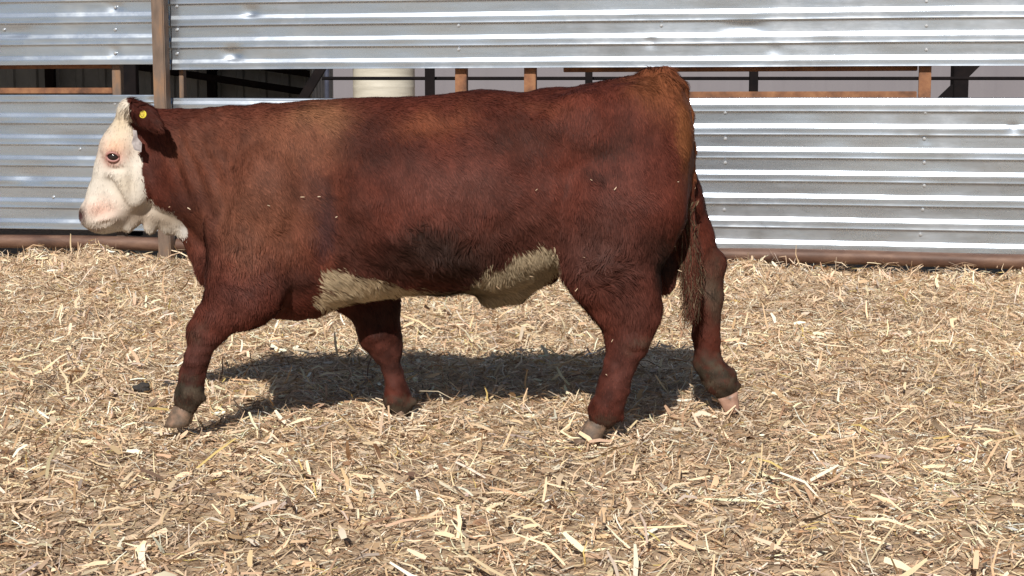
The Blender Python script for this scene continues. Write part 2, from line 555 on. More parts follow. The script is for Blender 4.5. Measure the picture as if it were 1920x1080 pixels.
for px, w, mat in ((-640, 0.08, M_RUST), (861, 0.085, M_RUST), (991, 0.085, M_RUST), (1735, 0.082, M_RUST), (213, 0.07, M_RUSTPOST), (335, 0.035, M_RUSTPOST), (2250, 0.085, M_RUST), (-230, 0.08, M_RUST)):
    s = fl(px, 150)[0]
    frame_bar('stud', (s, zLb - 0.02), (s, ZTOP - 0.1), w, 0.06, mat, 0.075)
sR0, sR1 = fl(1030, 150)[0], fl(1727, 150)[0]
frame_bar('rail', (fl(1010, 150)[0], fl(1500, 178)[1]), (sR1 - 0.02, fl(1500, 178)[1]), 0.05, 0.05, M_RUST, 0.16)
frame_bar('rail', (fl(1050, 150)[0], zUb - 0.006), (sR1 - 0.02, zUb - 0.006), 0.045, 0.045, M_RUST, 0.16)
frame_bar('rail', (fl(-300, 150)[0], fl(100, 170)[1]), (fl(203, 170)[0], fl(100, 170)[1]), 0.045, 0.05, M_RUST, 0.09)
frame_bar('rail', (fl(-300, 150)[0], fl(100, 124)[1]), (fl(203, 124)[0], fl(100, 124)[1]), 0.035, 0.05, M_RUST, 0.09)
# bottom pipe
zpc = fl(1650, 484)[1]
bm = bmesh.new()
sA, sB = fl(LEFT_EDGE, 450)[0], fl(RIGHT_EDGE, 450)[0]
npipe = 60
add_tube(bm, [(sA + (sB - sA) * i / npipe, 0.0, zpc + 0.006 * math.sin(i * 0.6)) for i in range(npipe + 1)], 0.052, 18)
bm_obj('bottom_pipe', bm, M_RUSTPIPE, fence, True)

# ------------------------------------------------------------------ things beyond the fence
# dark open-fronted shed on the left
SX0, SX1, SYF, SYB = -9.5, -2.35, 15.2, 21.0
shed = empty('open_shed', ((SX0 + SX1) / 2, SYF, 0))
tag(shed, 'dark open fronted metal shed seen through the gap in the fence', 'shed')
shed_o = Vector(((SX0 + SX1) / 2, SYF, 0))


def rel(p, o):
    return Vector(p) - o


def ribbed_wall(name, p, q_, z0, z1, mat, parent, o, pitch=0.3, dep=0.03, vertical=True):
    p, q_ = Vector(p), Vector(q_)
    d = (q_ - p)
    ln = d.length
    d.normalize()
    n = Vector((d.y, -d.x, 0))
    pts = []
    s = 0
    while s < ln:
        for fs, od in ((0, 0), (0.6, 0), (0.68, dep), (0.92, dep)):
            ss = s + fs * pitch
            if ss <= ln:
                pts.append((ss, od))
        s += pitch
    pts.append((ln, 0))
    bm = bmesh.new()
    lo = [bm.verts.new(p + d * s_ + n * od + Vector((0, 0, z0)) - o) for s_, od in pts]
    hi = [bm.verts.new(p + d * s_ + n * od + Vector((0, 0, z1)) - o) for s_, od in pts]
    for i in range(len(pts) - 1):
        bm.faces.new((lo[i], lo[i + 1], hi[i + 1], hi[i]))
    ob = bm_obj(name, bm, mat, parent)
    md = ob.modifiers.new('thickness', 'SOLIDIFY')
    md.thickness = 0.01
    md.offset = 1
    return ob


ribbed_wall('back_wall', (SX0, SYB, 0), (SX1, SYB, 0), -0.1, 3.3, M_SHEDWALL, shed, shed_o)
ribbed_wall('side_wall', (SX1, SYB - 0.02, 0), (SX1, SYB - 2.2, 0), -0.1, 3.4, M_SHEDWALL, shed, shed_o)
bm = bmesh.new()
add_bar(bm, rel((SX0 - 0.2, (SYF + SYB) / 2 - 0.1, 3.38), shed_o), rel((SX1 + 0.25, (SYF + SYB) / 2 - 0.1, 3.38), shed_o), SYB - SYF + 0.9, 0.06, 0.005, (0, 0.03, 1))
bm_obj('roof', bm, M_SHEDROOF, shed)
for xx in (-8.6, -6.0, -3.9, -2.55):
    bm = bmesh.new()
    add_bar(bm, rel((xx, SYB - 0.16, -0.05), shed_o), rel((xx, SYB - 0.16, 3.28), shed_o), 0.12, 0.1, 0.004)
    bm_obj('post', bm, M_DARK, shed)
for (z0, z1) in ((1.80, 1.38), (2.05, 1.62)):
    bm = bmesh.new()
    add_bar(bm, rel((-5.4, SYB - 0.35, z0), shed_o), rel((-2.6, SYB - 0.35, z1), shed_o), 0.06, 0.09, 0.004)
    bm_obj('brace', bm, M_DARK, shed)
bm = bmesh.new()
pA, pB = at(612, 112, 15.6), at(566, 188, 15.6)
dd = (Vector(pA) - Vector(pB))
add_bar(bm, rel(Vector(pB) - dd * 1.4, shed_o), rel(Vector(pA) + dd * 2.6, shed_o), 0.07, 0.09, 0.004)
bm_obj('knee_brace', bm, M_DARK, shed)
for xx in (-8.9, at(245, 150, SYF + 0.3)[0]):
    bm = bmesh.new()
    add_bar(bm, rel((xx, SYF + 0.3, -0.05), shed_o), rel((xx, SYF + 0.3, 3.33), shed_o), 0.13, 0.13, 0.005)
    bm_obj('front_post', bm, M_DARK, shed)

# pale tank
tk = at(720, 160, 16.0)
tank = empty('water_tank', (tk[0], 16.0, 0))
tag(tank, 'cream cylindrical tank standing behind the fence gap above the bull', 'tank')
rt = 115 / 2 / FPX * 16.0
bm = bmesh.new()
prof = [(0.0, 0.0), (rt, 0.0), (rt, 0.25), (rt * 1.02, 0.27), (rt * 1.02, 0.31), (rt, 0.33), (rt, 0.85), (rt * 1.02, 0.87), (rt * 1.02, 0.91), (rt, 0.93), (rt, 1.40), (rt * 1.006, 1.41), (rt, 1.42),
        (rt, 1.72), (rt * 1.03, 1.74), (rt * 1.03, 1.78), (rt * 0.97, 1.80), (rt * 0.75, 1.92), (rt * 0.4, 1.99)]
N = 48
rings = []
for (r_, z_) in prof:
    rings.append([bm.verts.new((r_ * math.cos(2 * math.pi * k / N), r_ * math.sin(2 * math.pi * k / N), z_)) for k in range(N)])
for a, b in zip(rings, rings[1:]):
    for k in range(N):
        bm.faces.new((a[k], a[(k + 1) % N], b[(k + 1) % N], b[k]))
bmesh.ops.remove_doubles(bm, verts=bm.verts, dist=1e-5)
bm_obj('shell', bm, M_TANK, tank, True)
bm = bmesh.new()
add_tube(bm, [(0, 0, 1.985), (0, 0, 2.05), (0, 0, 2.06)], [rt * 0.42, rt * 0.42, rt * 0.36], 32)
bm_obj('lid', bm, M_TANK, tank)

# dark pipe fence further back
pf = empty('pipe_fence', (at(1100, 150, 14.0)[0], 14.0, 0))
pf_o = Vector(pf.location)
tag(pf, 'dark steel pipe fence with thin rails beyond the windbreak', 'fence')
for px, w in ((806, 0.085), (1104, 0.062), (1413, 0.072), (2000, 0.075)):
    X = at(px, 150, 14.0)[0]
    bm = bmesh.new()
    add_bar(bm, rel((X, 14.0, -0.1), pf_o), rel((X, 14.0, 1.75), pf_o), w, 0.07, 0.004)
    bm_obj('post', bm, M_DARK, pf)
for z in (at(1100, 147, 14.05)[2], at(1100, 147, 14.05)[2] - 0.42, at(1100, 147, 14.05)[2] - 0.84):
    bm = bmesh.new()
    add_tube(bm, [rel((at(604, 150, 14.06)[0], 14.06, z), pf_o), rel((4.5, 14.06, z), pf_o), rel((8.0, 14.06, z), pf_o)], 0.016, 10)
    bm_obj('rail', bm, M_DARK, pf, True)

# thin blue-grey pole
pp = at(613, 150, 16.8)
pole = empty('steel_pole', (pp[0], 16.8, 0))
tag(pole, 'thin blue grey steel pole between the dark shed and the cream tank', 'pole')
bm = bmesh.new()
add_tube(bm, [(0, 0, -0.1), (0, 0, 2.3), (0, 0, 2.32)], [0.027, 0.027, 0.017], 12)
bm_obj('shaft', bm, M_BLUEPOLE, pole, True)
bm = bmesh.new()
add_tube(bm, [(0, 0, -0.05), (0, 0, 0.08), (0, 0, 0.11)], [0.09, 0.09, 0.07], 16)
bm_obj('footing', bm, M_CONC, pole)

# braced dark post on the right
bp = at(1799, 150, 14.8)
bpost = empty('steel_post', (bp[0], 14.8, 0))
tag(bpost, 'stout dark steel post with slanting braces behind the fence', 'post')
bm = bmesh.new()
add_bar(bm, (0, 0, -0.1), (0, 0, 2.6), 0.135, 0.135, 0.006)
bm_obj('shaft', bm, M_DARK, bpost)
zt, zb = at(1799, 128, 14.8)[2], at(1799, 181, 14.8)[2]
for (a, b) in (((0.02, 0, zt - 0.08), (0.75, 0, zt + 0.66)), ((-0.02, 0, zb + 0.10), (-0.75, 0, zb - 0.62))):
    bm = bmesh.new()
    add_bar(bm, a, b, 0.08, 0.08, 0.004)
    bm_obj('brace', bm, M_DARK, bpost)

# grey barn far behind
barn = empty('grey_barn', (6, 34, 0))
barn_o = Vector((6, 34, 0))
tag(barn, 'long plain grey metal barn filling the background beyond the fence', 'barn')
ribbed_wall('wall', (-14, 34, 0), (26, 34, 0), -0.2, 4.6, M_BARN, barn, barn_o, 0.9, 0.006)
bm = bmesh.new()
v = [bm.verts.new(rel(p, barn_o)) for p in ((-14.4, 33.6, 4.55), (26.4, 33.6, 4.55), (26.4, 40, 6.6), (-14.4, 40, 6.6), (26.4, 46.4, 4.55), (-14.4, 46.4, 4.55))]
bm.faces.new((v[0], v[1], v[2], v[3]))
bm.faces.new((v[3], v[2], v[4], v[5]))
ob = bm_obj('roof', bm, M_SHEDROOF, barn)
md = ob.modifiers.new('thickness', 'SOLIDIFY')
md.thickness = 0.06
for xx in (-13.9, 25.9):
    bm = bmesh.new()
    vs = [bm.verts.new(rel((xx, y_, z_), barn_o)) for y_, z_ in ((34.1, -0.2), (46, -0.2), (46, 4.5), (40, 6.4), (34.1, 4.5))]
    bm.faces.new(vs)
    bm_obj('gable_wall', bm, M_BARN, barn)

# ------------------------------------------------------------------ the bull
BY = 6.1                                   # body mid-plane
RES = 0.0075
OX, OY, OZ = -1.80, 5.66, -0.06
NX, NY, NZ = int(2.78 / RES), int(0.88 / RES), int(1.56 / RES)
AX = (OX + np.arange(NX) * RES).astype(np.float32)
AY = (OY + np.arange(NY) * RES).astype(np.float32)
AZ = (OZ + np.arange(NZ) * RES).astype(np.float32)
FIELD = np.full((NX, NY, NZ), 0.5, np.float32)


def smin(a, b, k):
    h = np.maximum(k - np.abs(a - b), 0) / k
    return np.minimum(a, b) - h * h * k * 0.25


def window(lo, hi, pad):
    s = []
    for ax, l, h, o in ((AX, lo[0], hi[0], OX), (AY, lo[1], hi[1], OY), (AZ, lo[2], hi[2], OZ)):
        i0 = max(0, int((l - pad - o) / RES))
        i1 = min(len(ax), int((h + pad - o) / RES) + 2)
        s.append(slice(i0, i1))
    return tuple(s)


def blend(win, d, k, cut=False):
    cur = FIELD[win]
    if cut:
        FIELD[win] = -smin(-cur, d, k)
    else:
        FIELD[win] = smin(cur, d, k)


def cone(a, ra, b, rb, sy=1.0, k=0.05, cut=False):
    a, b = np.array(a, np.float32), np.array(b, np.float32)
    rm = max(ra, rb)
    win = window(np.minimum(a, b) - rm, np.maximum(a, b) + rm, k + 0.02)
    x = AX[win[0]][:, None, None]; y = AY[win[1]][None, :, None]; z = AZ[win[2]][None, None, :]
    yc = None
    ba = b - a
    bl = float(ba @ ba) + 1e-9
    h = np.clip(((x - a[0]) * ba[0] + (y - a[1]) * ba[1] + (z - a[2]) * ba[2]) / bl, 0, 1)
    dx, dy, dz = x - a[0] - ba[0] * h, (y - a[1] - ba[1] * h) / sy, z - a[2] - ba[2] * h
    d = np.sqrt(dx * dx + dy * dy + dz * dz) - (ra + (rb - ra) * h)
    blend(win, d.astype(np.float32), k, cut)


def chain(pts, k=0.05, side=None, sy=1.0):
    """pts: (px, py, r_px, lateral offset m[, sy])"""
    P = []
    for p in pts:
        Y = BY - p[3] if side is None else BY - side * p[3]
        P.append((at(p[0], p[1], Y), p[2] / FPX * Y, p[4] if len(p) > 4 else sy))
    for (a, ra, sa), (b, rb, sb) in zip(P, P[1:]):
        cone(a, ra, b, rb, (sa + sb) / 2, k)


def blob(px, py, off, rx, ry, rz, k=0.05, rot=0.0, cut=False):
    """ellipsoid, radii in metres, rotated by rot in the x-z plane"""
    c = np.array(at(px, py, BY - off))
    rm = max(rx, ry, rz)
    win = window(c - rm, c + rm, k + 0.02)
    x = AX[win[0]][:, None, None] - c[0]; y = AY[win[1]][None, :, None] - c[1]; z = AZ[win[2]][None, None, :] - c[2]
    ca, sa = math.cos(rot), math.sin(rot)
    X, Z = x * ca + z * sa, -x * sa + z * ca
    q = np.sqrt((X / rx) ** 2 + (y / ry) ** 2 + (Z / rz) ** 2)
    q2 = np.sqrt((X / rx ** 2) ** 2 + (y / ry ** 2) ** 2 + (Z / rz ** 2) ** 2) + 1e-6
    blend(win, (q * (q - 1) / q2).astype(np.float32), k, cut)


# torso: vertical sections; px, top, bottom, half width (m)
TORSO = [(243, 240, 330, 0.03), (262, 206, 372, 0.070), (285, 203, 390, 0.086), (310, 202, 402, 0.115), (350, 202, 425, 0.140), (400, 201, 478, 0.165), (450, 199, 522, 0.200), (500, 195, 562, 0.225), (560, 189, 584, 0.240), (620, 187, 577, 0.255),
         (700, 183, 560, 0.283), (780, 180, 551, 0.300), (860, 174, 549, 0.305), (940, 169, 549, 0.300), (1000, 169, 530, 0.280), (1060, 165, 500, 0.262), (1110, 154, 482, 0.262), (1160, 146, 475, 0.262),
         (1210, 139, 470, 0.25), (1250, 137, 455, 0.215), (1274, 155, 430, 0.17), (1288, 200, 385, 0.11), (1295, 262, 325, 0.045)]
tx = np.array([at(t[0], 300, BY)[0] for t in TORSO])
tt = np.array([at(t[0], t[1], BY)[2] for t in TORSO])
tb = np.array([at(t[0], t[2], BY)[2] for t in TORSO])
tw = np.array([t[3] for t in TORSO])


def smooth_interp(x, xs, ys):
    """monotone-ish cubic (Catmull-Rom) through the stations"""
    m = np.gradient(ys, xs)
    i = np.clip(np.searchsorted(xs, x) - 1, 0, len(xs) - 2)
    h = xs[i + 1] - xs[i]
    t = np.clip((x - xs[i]) / h, 0, 1)
    return ((2 * t ** 3 - 3 * t ** 2 + 1) * ys[i] + (t ** 3 - 2 * t ** 2 + t) * h * m[i] + (-2 * t ** 3 + 3 * t ** 2) * ys[i + 1] + (t ** 3 - t ** 2) * h * m[i + 1])


sel = np.where((AX > tx[0]) & (AX < tx[-1]))[0]
i0, i1 = sel[0], sel[-1] + 1
xs = AX[i0:i1].astype(np.float64)
top, bot, wid = smooth_interp(xs, tx, tt), smooth_interp(xs, tx, tb), smooth_interp(xs, tx, tw)
cz, hh = ((top + bot) / 2).astype(np.float32), ((top - bot) / 2).astype(np.float32)
zn = (AZ[None, :] - cz[:, None]) / hh[:, None]
rump = np.clip((xs - at(1000, 300, BY)[0]) / 0.35, 0, 1).astype(np.float32)
wz = wid[:, None].astype(np.float32) * (1 - (0.16 - 0.10 * rump[:, None]) * np.clip(zn, 0, 1) - 0.06 * np.clip(-zn, 0, 1))
nn = 2.25
ay = np.abs(AY - BY).astype(np.float32)
yy = (ay[None, :, None] / wz[:, None, :])
rr = (yy ** nn + np.abs(zn)[:, None, :] ** nn) ** (1 / nn) + 1e-5
gg = rr ** (1 - nn) * np.sqrt((yy ** (nn - 1) / wz[:, None, :]) ** 2 + (np.abs(zn)[:, None, :] ** (nn - 1) / hh[:, None, None]) ** 2) + 1e-4
d = np.clip((rr - 1) / gg, -0.5, 0.5).astype(np.float32)
blend((slice(i0, i1), slice(0, NY), slice(0, NZ)), d, 0.02)
del d, rr, gg, yy

for s in (1, -1):
    # shoulder blade and rib spring
    chain([(565, 245, 42, s * 0.10), (500, 360, 82, s * 0.165), (462, 440, 80, s * 0.165)], 0.035, sy=0.62)
    # croup, hook and pin bones
    blob(1095, 225, s * 0.19, 0.14, 0.05, 0.09, 0.12)
    blob(1255, 240, s * 0.13, 0.06, 0.05, 0.09, 0.08)
    # ribs
    blob(820, 380, s * 0.21, 0.33, 0.10, 0.24, 0.06)
# flank hollow
for s in (1, -1):
    blob(1035, 350, s * 0.37, 0.09, 0.075, 0.16, 0.08, 0.25, True)

    for (a_, b_, o_, r_) in (((612, 300), (606, 470), 0.305, 0.045), ((606, 470), (590, 540), 0.30, 0.04), ((430, 250), (405, 400), 0.25, 0.05), ((1075, 330), (1050, 470), 0.305, 0.045),
                             ((1215, 330), (1230, 430), 0.285, 0.035), ((520, 470), (480, 540), 0.285, 0.02)):
        cone(at(*a_, BY - s * o_), r_, at(*b_, BY - s * o_), r_ * 0.9, 1.0, 0.05, True)
# near fore leg (reaching forward)
chain([(475, 470, 78, 0.165, 0.62), (462, 545, 72, 0.175, 0.58)], 0.035)
chain([(455, 552, 66, 0.175, 0.62), (402, 600, 38, 0.185, 0.80), (384, 634, 27, 0.19, 0.95)], 0.03)
chain([(384, 626, 29, 0.19), (368, 674, 22.5, 0.19), (360, 708, 22.5, 0.19), (356, 738, 28, 0.19), (352, 754, 25, 0.19)], 0.02)
blob(370, 622, 0.19, 0.045, 0.05, 0.06, 0.02)
blob(497, 545, 0.19, 0.07, 0.05, 0.06, 0.03)
# far fore leg (standing, back under the chest)
chain([(565, 420, 80, -0.16, 0.6), (640, 510, 66, -0.165, 0.65), (702, 570, 50, -0.17, 0.75), (712, 625, 41, -0.175, 0.85), (723, 655, 30, -0.18)], 0.025)
chain([(722, 652, 30, -0.18), (736, 694, 19, -0.18), (741, 722, 22, -0.18), (746, 748, 26, -0.18), (751, 762, 24, -0.18)], 0.015)
# near hind leg
chain([(1195, 250, 90, 0.12, 0.65), (1165, 390, 118, 0.150, 0.72), (1146, 490, 90, 0.165, 0.75), (1166, 555, 70, 0.175, 0.66), (1180, 598, 54, 0.18, 0.62)], 0.045)
chain([(1092, 455, 46, 0.175, 0.9), (1120, 520, 46, 0.175, 0.8)], 0.05)
chain([(1180, 595, 55, 0.18, 0.6), (1177, 638, 40, 0.18, 0.75), (1161, 690, 28, 0.18, 0.9), (1151, 728, 28, 0.18), (1137, 766, 30, 0.18), (1128, 781, 25, 0.18)], 0.025)
blob(1222, 582, 0.18, 0.035, 0.03, 0.05, 0.03)
# far hind leg (pushing off behind)
chain([(1195, 260, 90, -0.12, 0.65), (1220, 390, 100, -0.150, 0.72), (1278, 448, 58, -0.165, 0.75), (1322, 498, 34, -0.175, 0.85)], 0.04)
chain([(1322, 495, 35, -0.175, 0.8), (1327, 560, 30, -0.18, 0.8), (1325, 630, 26, -0.18, 0.95), (1328, 682, 26, -0.18), (1350, 712, 31, -0.18), (1360, 726, 23, -0.18)], 0.022)
blob(1343, 492, -0.178, 0.035, 0.03, 0.045, 0.02)
# dewclaws and cannon tendons
for (x_, y_, o_) in ((383, 745, 0.205), (381, 748, 0.175), (776, 752, -0.165), (1166, 782, 0.20), (1164, 784, 0.165), (1384, 722, -0.165)):
    blob(x_, y_, o_, 0.013, 0.010, 0.016, 0.012)
# brisket, dewlap, sheath, scrotum
chain([(350, 420, 26, 0.0), (385, 465, 30, 0.0), (415, 488, 26, 0.0)], 0.035, sy=0.9)
chain([(420, 500, 50, 0.0), (500, 545, 48, 0.0), (590, 560, 36, 0.0)], 0.05, sy=1.4)
chain([(1020, 505, 26, 0.0), (960, 540, 22, 0.0), (915, 557, 17, 0.0)], 0.05)
chain([(1236, 430, 30, 0.0), (1243, 500, 30, 0.0), (1243, 525, 26, 0.0)], 0.03)
# tail head and dock
chain([(1215, 150, 22, 0.0), (1248, 146, 19, 0.0), (1272, 165, 17, 0.0), (1287, 215, 13, 0.0), (1291, 280, 12, 0.0), (1289, 330, 12, 0.0), (1284, 380, 15, 0.0), (1284, 430, 19, 0.0), (1289, 480, 18, 0.0), (1294, 530, 9, 0.0)], 0.02)
# head: skull, bridge of the nose, muzzle, jaw, brow
chain([(250, 225, 31, 0.0, 1.2), (234, 280, 43, 0.0, 1.18), (221, 320, 41, 0.0, 1.0), (203, 364, 35, 0.0, 0.92), (187, 397, 33, 0.0, 1.05)], 0.03)
chain([(262, 320, 42, 0.0, 1.1), (245, 365, 36, 0.0, 1.0), (212, 400, 30, 0.0, 0.95), (194, 406, 29, 0.0, 1.05)], 0.04)
blob(176, 404, 0.0, 0.052, 0.078, 0.055, 0.02, 0.6)
blob(243, 205, 0.0, 0.035, 0.07, 0.045, 0.03)
for s in (1, -1):
    blob(216, 283, s * 0.088, 0.040, 0.028, 0.034, 0.03)           # brow over the eye
    blob(228, 320, s * 0.080, 0.035, 0.028, 0.055, 0.04)           # cheek bone
    blob(252, 350, s * 0.075, 0.050, 0.035, 0.07, 0.04)            # jaw muscle
    blob(200, 412, s * 0.060, 0.05, 0.03, 0.022, 0.02, 0.35)       # lips
    blob(176, 388, s * 0.062, 0.03, 0.022, 0.03, 0.02)             # swell of the nostril
    blob(213, 294, s * 0.119, 0.021, 0.016, 0.017, 0.012, 0.2, True)   # eye socket
    blob(149, 404, s * 0.050, 0.016, 0.026, 0.024, 0.008, 0.4, True)   # nostril
    # mouth line
    a, b = at(166, 428, BY - s * 0.075), at(226, 410, BY - s * 0.088)
    cone(a, 0.009, b, 0.005, 1.0, 0.010, True)
    cone(at(200, 318, BY - s * 0.104), 0.007, at(232, 316, BY - s * 0.112), 0.005, 1.0, 0.015, True)
    cone(at(244, 315, BY - s * 0.114), 0.007, at(249, 375, BY - s * 0.108), 0.009, 1.0, 0.02, True)
    cone(at(205, 340, BY - s * 0.092), 0.010, at(228, 385, BY - s * 0.094), 0.012, 1.0, 0.03, True)
# throat folds
for (x0, y0, x1, y1, r) in ((262, 398, 240, 428, 12), (292, 405, 282, 430, 13), (318, 412, 316, 430, 14), (340, 420, 346, 440, 15)):
    chain([(x0, y0, r + 6, 0.0), (x1, y1 - 4, r, 0.0)], 0.018, sy=1.0)
# ears: flattened leaves pulled back along the neck
for s in (1, -1):
    chain([(246, 212, 12, s * 0.10, 0.8), (258, 208, 19, s * 0.155, 0.40), (273, 218, 22, s * 0.205, 0.32), (290, 233, 14, s * 0.235, 0.32), (299, 243, 5, s * 0.245, 0.4)], 0.010)


def surface_nets(F):
    inside = F < 0
    nx, ny, nz = F.shape
    cnt = np.zeros((nx - 1, ny - 1, nz - 1), np.uint8)
    for dx in (0, 1):
        for dy in (0, 1):
            for dz in (0, 1):
                cnt += inside[dx:nx - 1 + dx, dy:ny - 1 + dy, dz:nz - 1 + dz]
    act = (cnt > 0) & (cnt < 8)
    idx = np.full(act.shape, -1, np.int32)
    ci = np.argwhere(act)
    idx[act] = np.arange(len(ci))
    cv = {}
    for dx in (0, 1):
        for dy in (0, 1):
            for dz in (0, 1):
                cv[dx, dy, dz] = F[ci[:, 0] + dx, ci[:, 1] + dy, ci[:, 2] + dz]
    acc = np.zeros((len(ci), 3)); num = np.zeros(len(ci))
    corners = list(cv)
    for a in corners:
        for ax_ in range(3):
            if a[ax_] == 0:
                b = tuple(1 if i == ax_ else a[i] for i in range(3))
                va, vb = cv[a], cv[b]
                m = (va < 0) != (vb < 0)
                t = np.where(m, va / np.where(m, va - vb, 1), 0)
                for i in range(3):
                    acc[:, i] += np.where(m, a[i] + (t if i == ax_ else 0), 0)
                num += m
    V = (ci + acc / num[:, None]) * RES + np.array([OX, OY, OZ])
    Q = []
    for ax_ in range(3):
        sl0 = [slice(None)] * 3; sl1 = [slice(None)] * 3
        sl0[ax_] = slice(0, -1); sl1[ax_] = slice(1, None)
        A, B = inside[tuple(sl0)], inside[tuple(sl1)]
        e = np.argwhere(A != B)
        o1, o2 = [(1, 2), (2, 0), (0, 1)][ax_]
        ok = (e[:, o1] > 0) & (e[:, o2] > 0) & (e[:, o1] < F.shape[o1] - 1) & (e[:, o2] < F.shape[o2] - 1)
        e = e[ok]
        flip = ~A[e[:, 0], e[:, 1], e[:, 2]]
        def g_(d1, d2):
            c = e.copy(); c[:, o1] += d1; c[:, o2] += d2
            return idx[c[:, 0], c[:, 1], c[:, 2]]
        q = np.stack([g_(-1, -1), g_(0, -1), g_(0, 0), g_(-1, 0)], 1)
        q[flip] = q[flip][:, ::-1]
        Q.append(q)
    return V, np.concatenate(Q)


V, Q = surface_nets(FIELD)
del FIELD
# keep the largest connected surface, relax lightly
E = np.concatenate([Q[:, [0, 1]], Q[:, [1, 2]], Q[:, [2, 3]], Q[:, [3, 0]]])
E = np.unique(np.sort(E, 1), axis=0)
for it in range(3):
    acc = np.zeros_like(V); deg = np.zeros(len(V))
    for k in range(3):
        acc[:, k] = np.bincount(E[:, 0], V[E[:, 1], k], len(V)) + np.bincount(E[:, 1], V[E[:, 0], k], len(V))
    deg = np.bincount(E.ravel(), minlength=len(V))
    lap = acc / deg[:, None] - V
    V = V + lap * (0.55 if it % 2 == 0 else -0.45 if it == 1 else 0.55)


def vert_normals(V, Q):
    n = np.cross(V[Q[:, 2]] - V[Q[:, 0]], V[Q[:, 3]] - V[Q[:, 1]])
    N = np.zeros_like(V)
    for c in range(4):
        for k in range(3):
            N[:, k] += np.bincount(Q[:, c], n[:, k], len(V))
    return N / (np.linalg.norm(N, axis=1, keepdims=True) + 1e-9)


NRM = vert_normals(V, Q)
# folds and uneven coat
def coat_px(P):
    m = P.copy()
    m[:, 1] = BY - np.abs(m[:, 1] - BY)
    return project(m)


px, py = coat_px(V)
legv = np.clip((py - 600) / 60, 0, 1)
low = np.clip(noise3(V, 7.0, 3), -1, 1) * 0.009 * (1 - 0.5 * legv) + noise3(V, 16.0, 4) * 0.0035 + legv * (0.0045 * noise3(V, 26.0, 14) + 0.0025 * noise3(V, 50.0, 15))
fold = np.sin((px * 0.92 - py * 0.38) * 0.20 + 2 * noise3(V, 6, 9)) * np.exp(-((px - 360) / 55) ** 2 - ((py - 330) / 95) ** 2) * 0.006   # neck folds
facew = np.exp(-(np.clip(px - 255, 0, 999) / 20) ** 2)
V = V + NRM * ((low * (1 - 0.9 * facew) + fold * (1 - facew))[:, None])
NRM = vert_normals(V, Q)


def inpoly(x, y, poly):
    r = np.zeros(len(x), bool)
    n = len(poly)
    for i in range(n):
        x0, y0 = poly[i]; x1, y1 = poly[(i + 1) % n]
        c = ((y0 > y) != (y1 > y)) & (x < (x1 - x0) * (y - y0) / ((y1 - y0) if y1 != y0 else 1e-9) + x0)
        r ^= c
    return r


FACE = [(225, 170), (238, 186), (242, 202), (248, 230), (256, 262), (262, 300), (268, 340), (277, 372), (296, 389), (320, 397), (338, 412), (352, 436), (342, 460), (300, 460), (130, 460), (110, 400), (140, 330), (170, 220)]
BELLY = [(590, 575), (606, 512), (625, 504), (660, 514), (705, 526), (750, 540), (800, 546), (860, 548), (876, 524), (905, 506), (950, 480), (990, 462), (1030, 456), (1043, 474), (1052, 500), (1012, 548), (950, 590), (890, 600), (740, 566), (640, 590)]
SPOTS = [  # px, py, sx, sy, colour, weight : natural and muddy coat patches, plus painted crease and cast shade
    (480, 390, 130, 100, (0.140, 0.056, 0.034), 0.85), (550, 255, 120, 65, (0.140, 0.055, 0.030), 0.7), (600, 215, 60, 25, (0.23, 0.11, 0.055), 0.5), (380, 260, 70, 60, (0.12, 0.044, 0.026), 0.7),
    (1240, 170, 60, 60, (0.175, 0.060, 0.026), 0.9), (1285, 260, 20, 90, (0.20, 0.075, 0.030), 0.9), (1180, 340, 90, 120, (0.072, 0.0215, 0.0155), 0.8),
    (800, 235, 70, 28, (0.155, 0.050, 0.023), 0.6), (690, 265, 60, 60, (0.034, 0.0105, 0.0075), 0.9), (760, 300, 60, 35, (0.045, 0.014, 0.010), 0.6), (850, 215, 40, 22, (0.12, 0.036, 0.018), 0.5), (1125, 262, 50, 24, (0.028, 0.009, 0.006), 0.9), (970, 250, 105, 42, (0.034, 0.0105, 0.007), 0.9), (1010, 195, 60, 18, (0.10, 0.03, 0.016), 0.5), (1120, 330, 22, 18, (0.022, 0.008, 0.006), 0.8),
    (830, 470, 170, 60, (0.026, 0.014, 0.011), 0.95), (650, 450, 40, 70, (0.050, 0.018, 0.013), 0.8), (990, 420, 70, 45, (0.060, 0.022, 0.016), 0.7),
    (603, 430, 14, 80, (0.036, 0.014, 0.014), 0.85), (550, 520, 55, 42, (0.045, 0.018, 0.014), 0.85), (612, 500, 16, 40, (0.16, 0.045, 0.026), 0.6),  # first entry: shade of the crease behind the shoulder, painted in
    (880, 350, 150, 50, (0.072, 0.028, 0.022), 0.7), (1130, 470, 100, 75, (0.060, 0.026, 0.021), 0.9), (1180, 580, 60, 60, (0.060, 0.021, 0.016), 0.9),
    (1160, 700, 50, 60, (0.090, 0.031, 0.024), 0.9), (430, 560, 70, 50, (0.075, 0.026, 0.020), 0.9), (380, 680, 40, 50, (0.090, 0.033, 0.026), 0.9), (740, 700, 50, 50, (0.095, 0.033, 0.025), 0.9), (700, 600, 60, 50, (0.026, 0.011, 0.009), 0.9),  # last entry: shade of the body painted onto the upper far foreleg
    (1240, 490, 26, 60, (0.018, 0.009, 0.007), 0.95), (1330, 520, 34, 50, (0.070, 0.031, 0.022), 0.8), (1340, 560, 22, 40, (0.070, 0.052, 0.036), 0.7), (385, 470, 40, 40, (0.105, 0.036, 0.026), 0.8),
    (285, 300, 22, 60, (0.055, 0.020, 0.016), 0.7), (345, 385, 60, 22, (0.045, 0.017, 0.014), 0.7), (400, 420, 16, 40, (0.05, 0.018, 0.014), 0.5)]  # ear shadow behind the cheek and shade of the neck creases, painted in


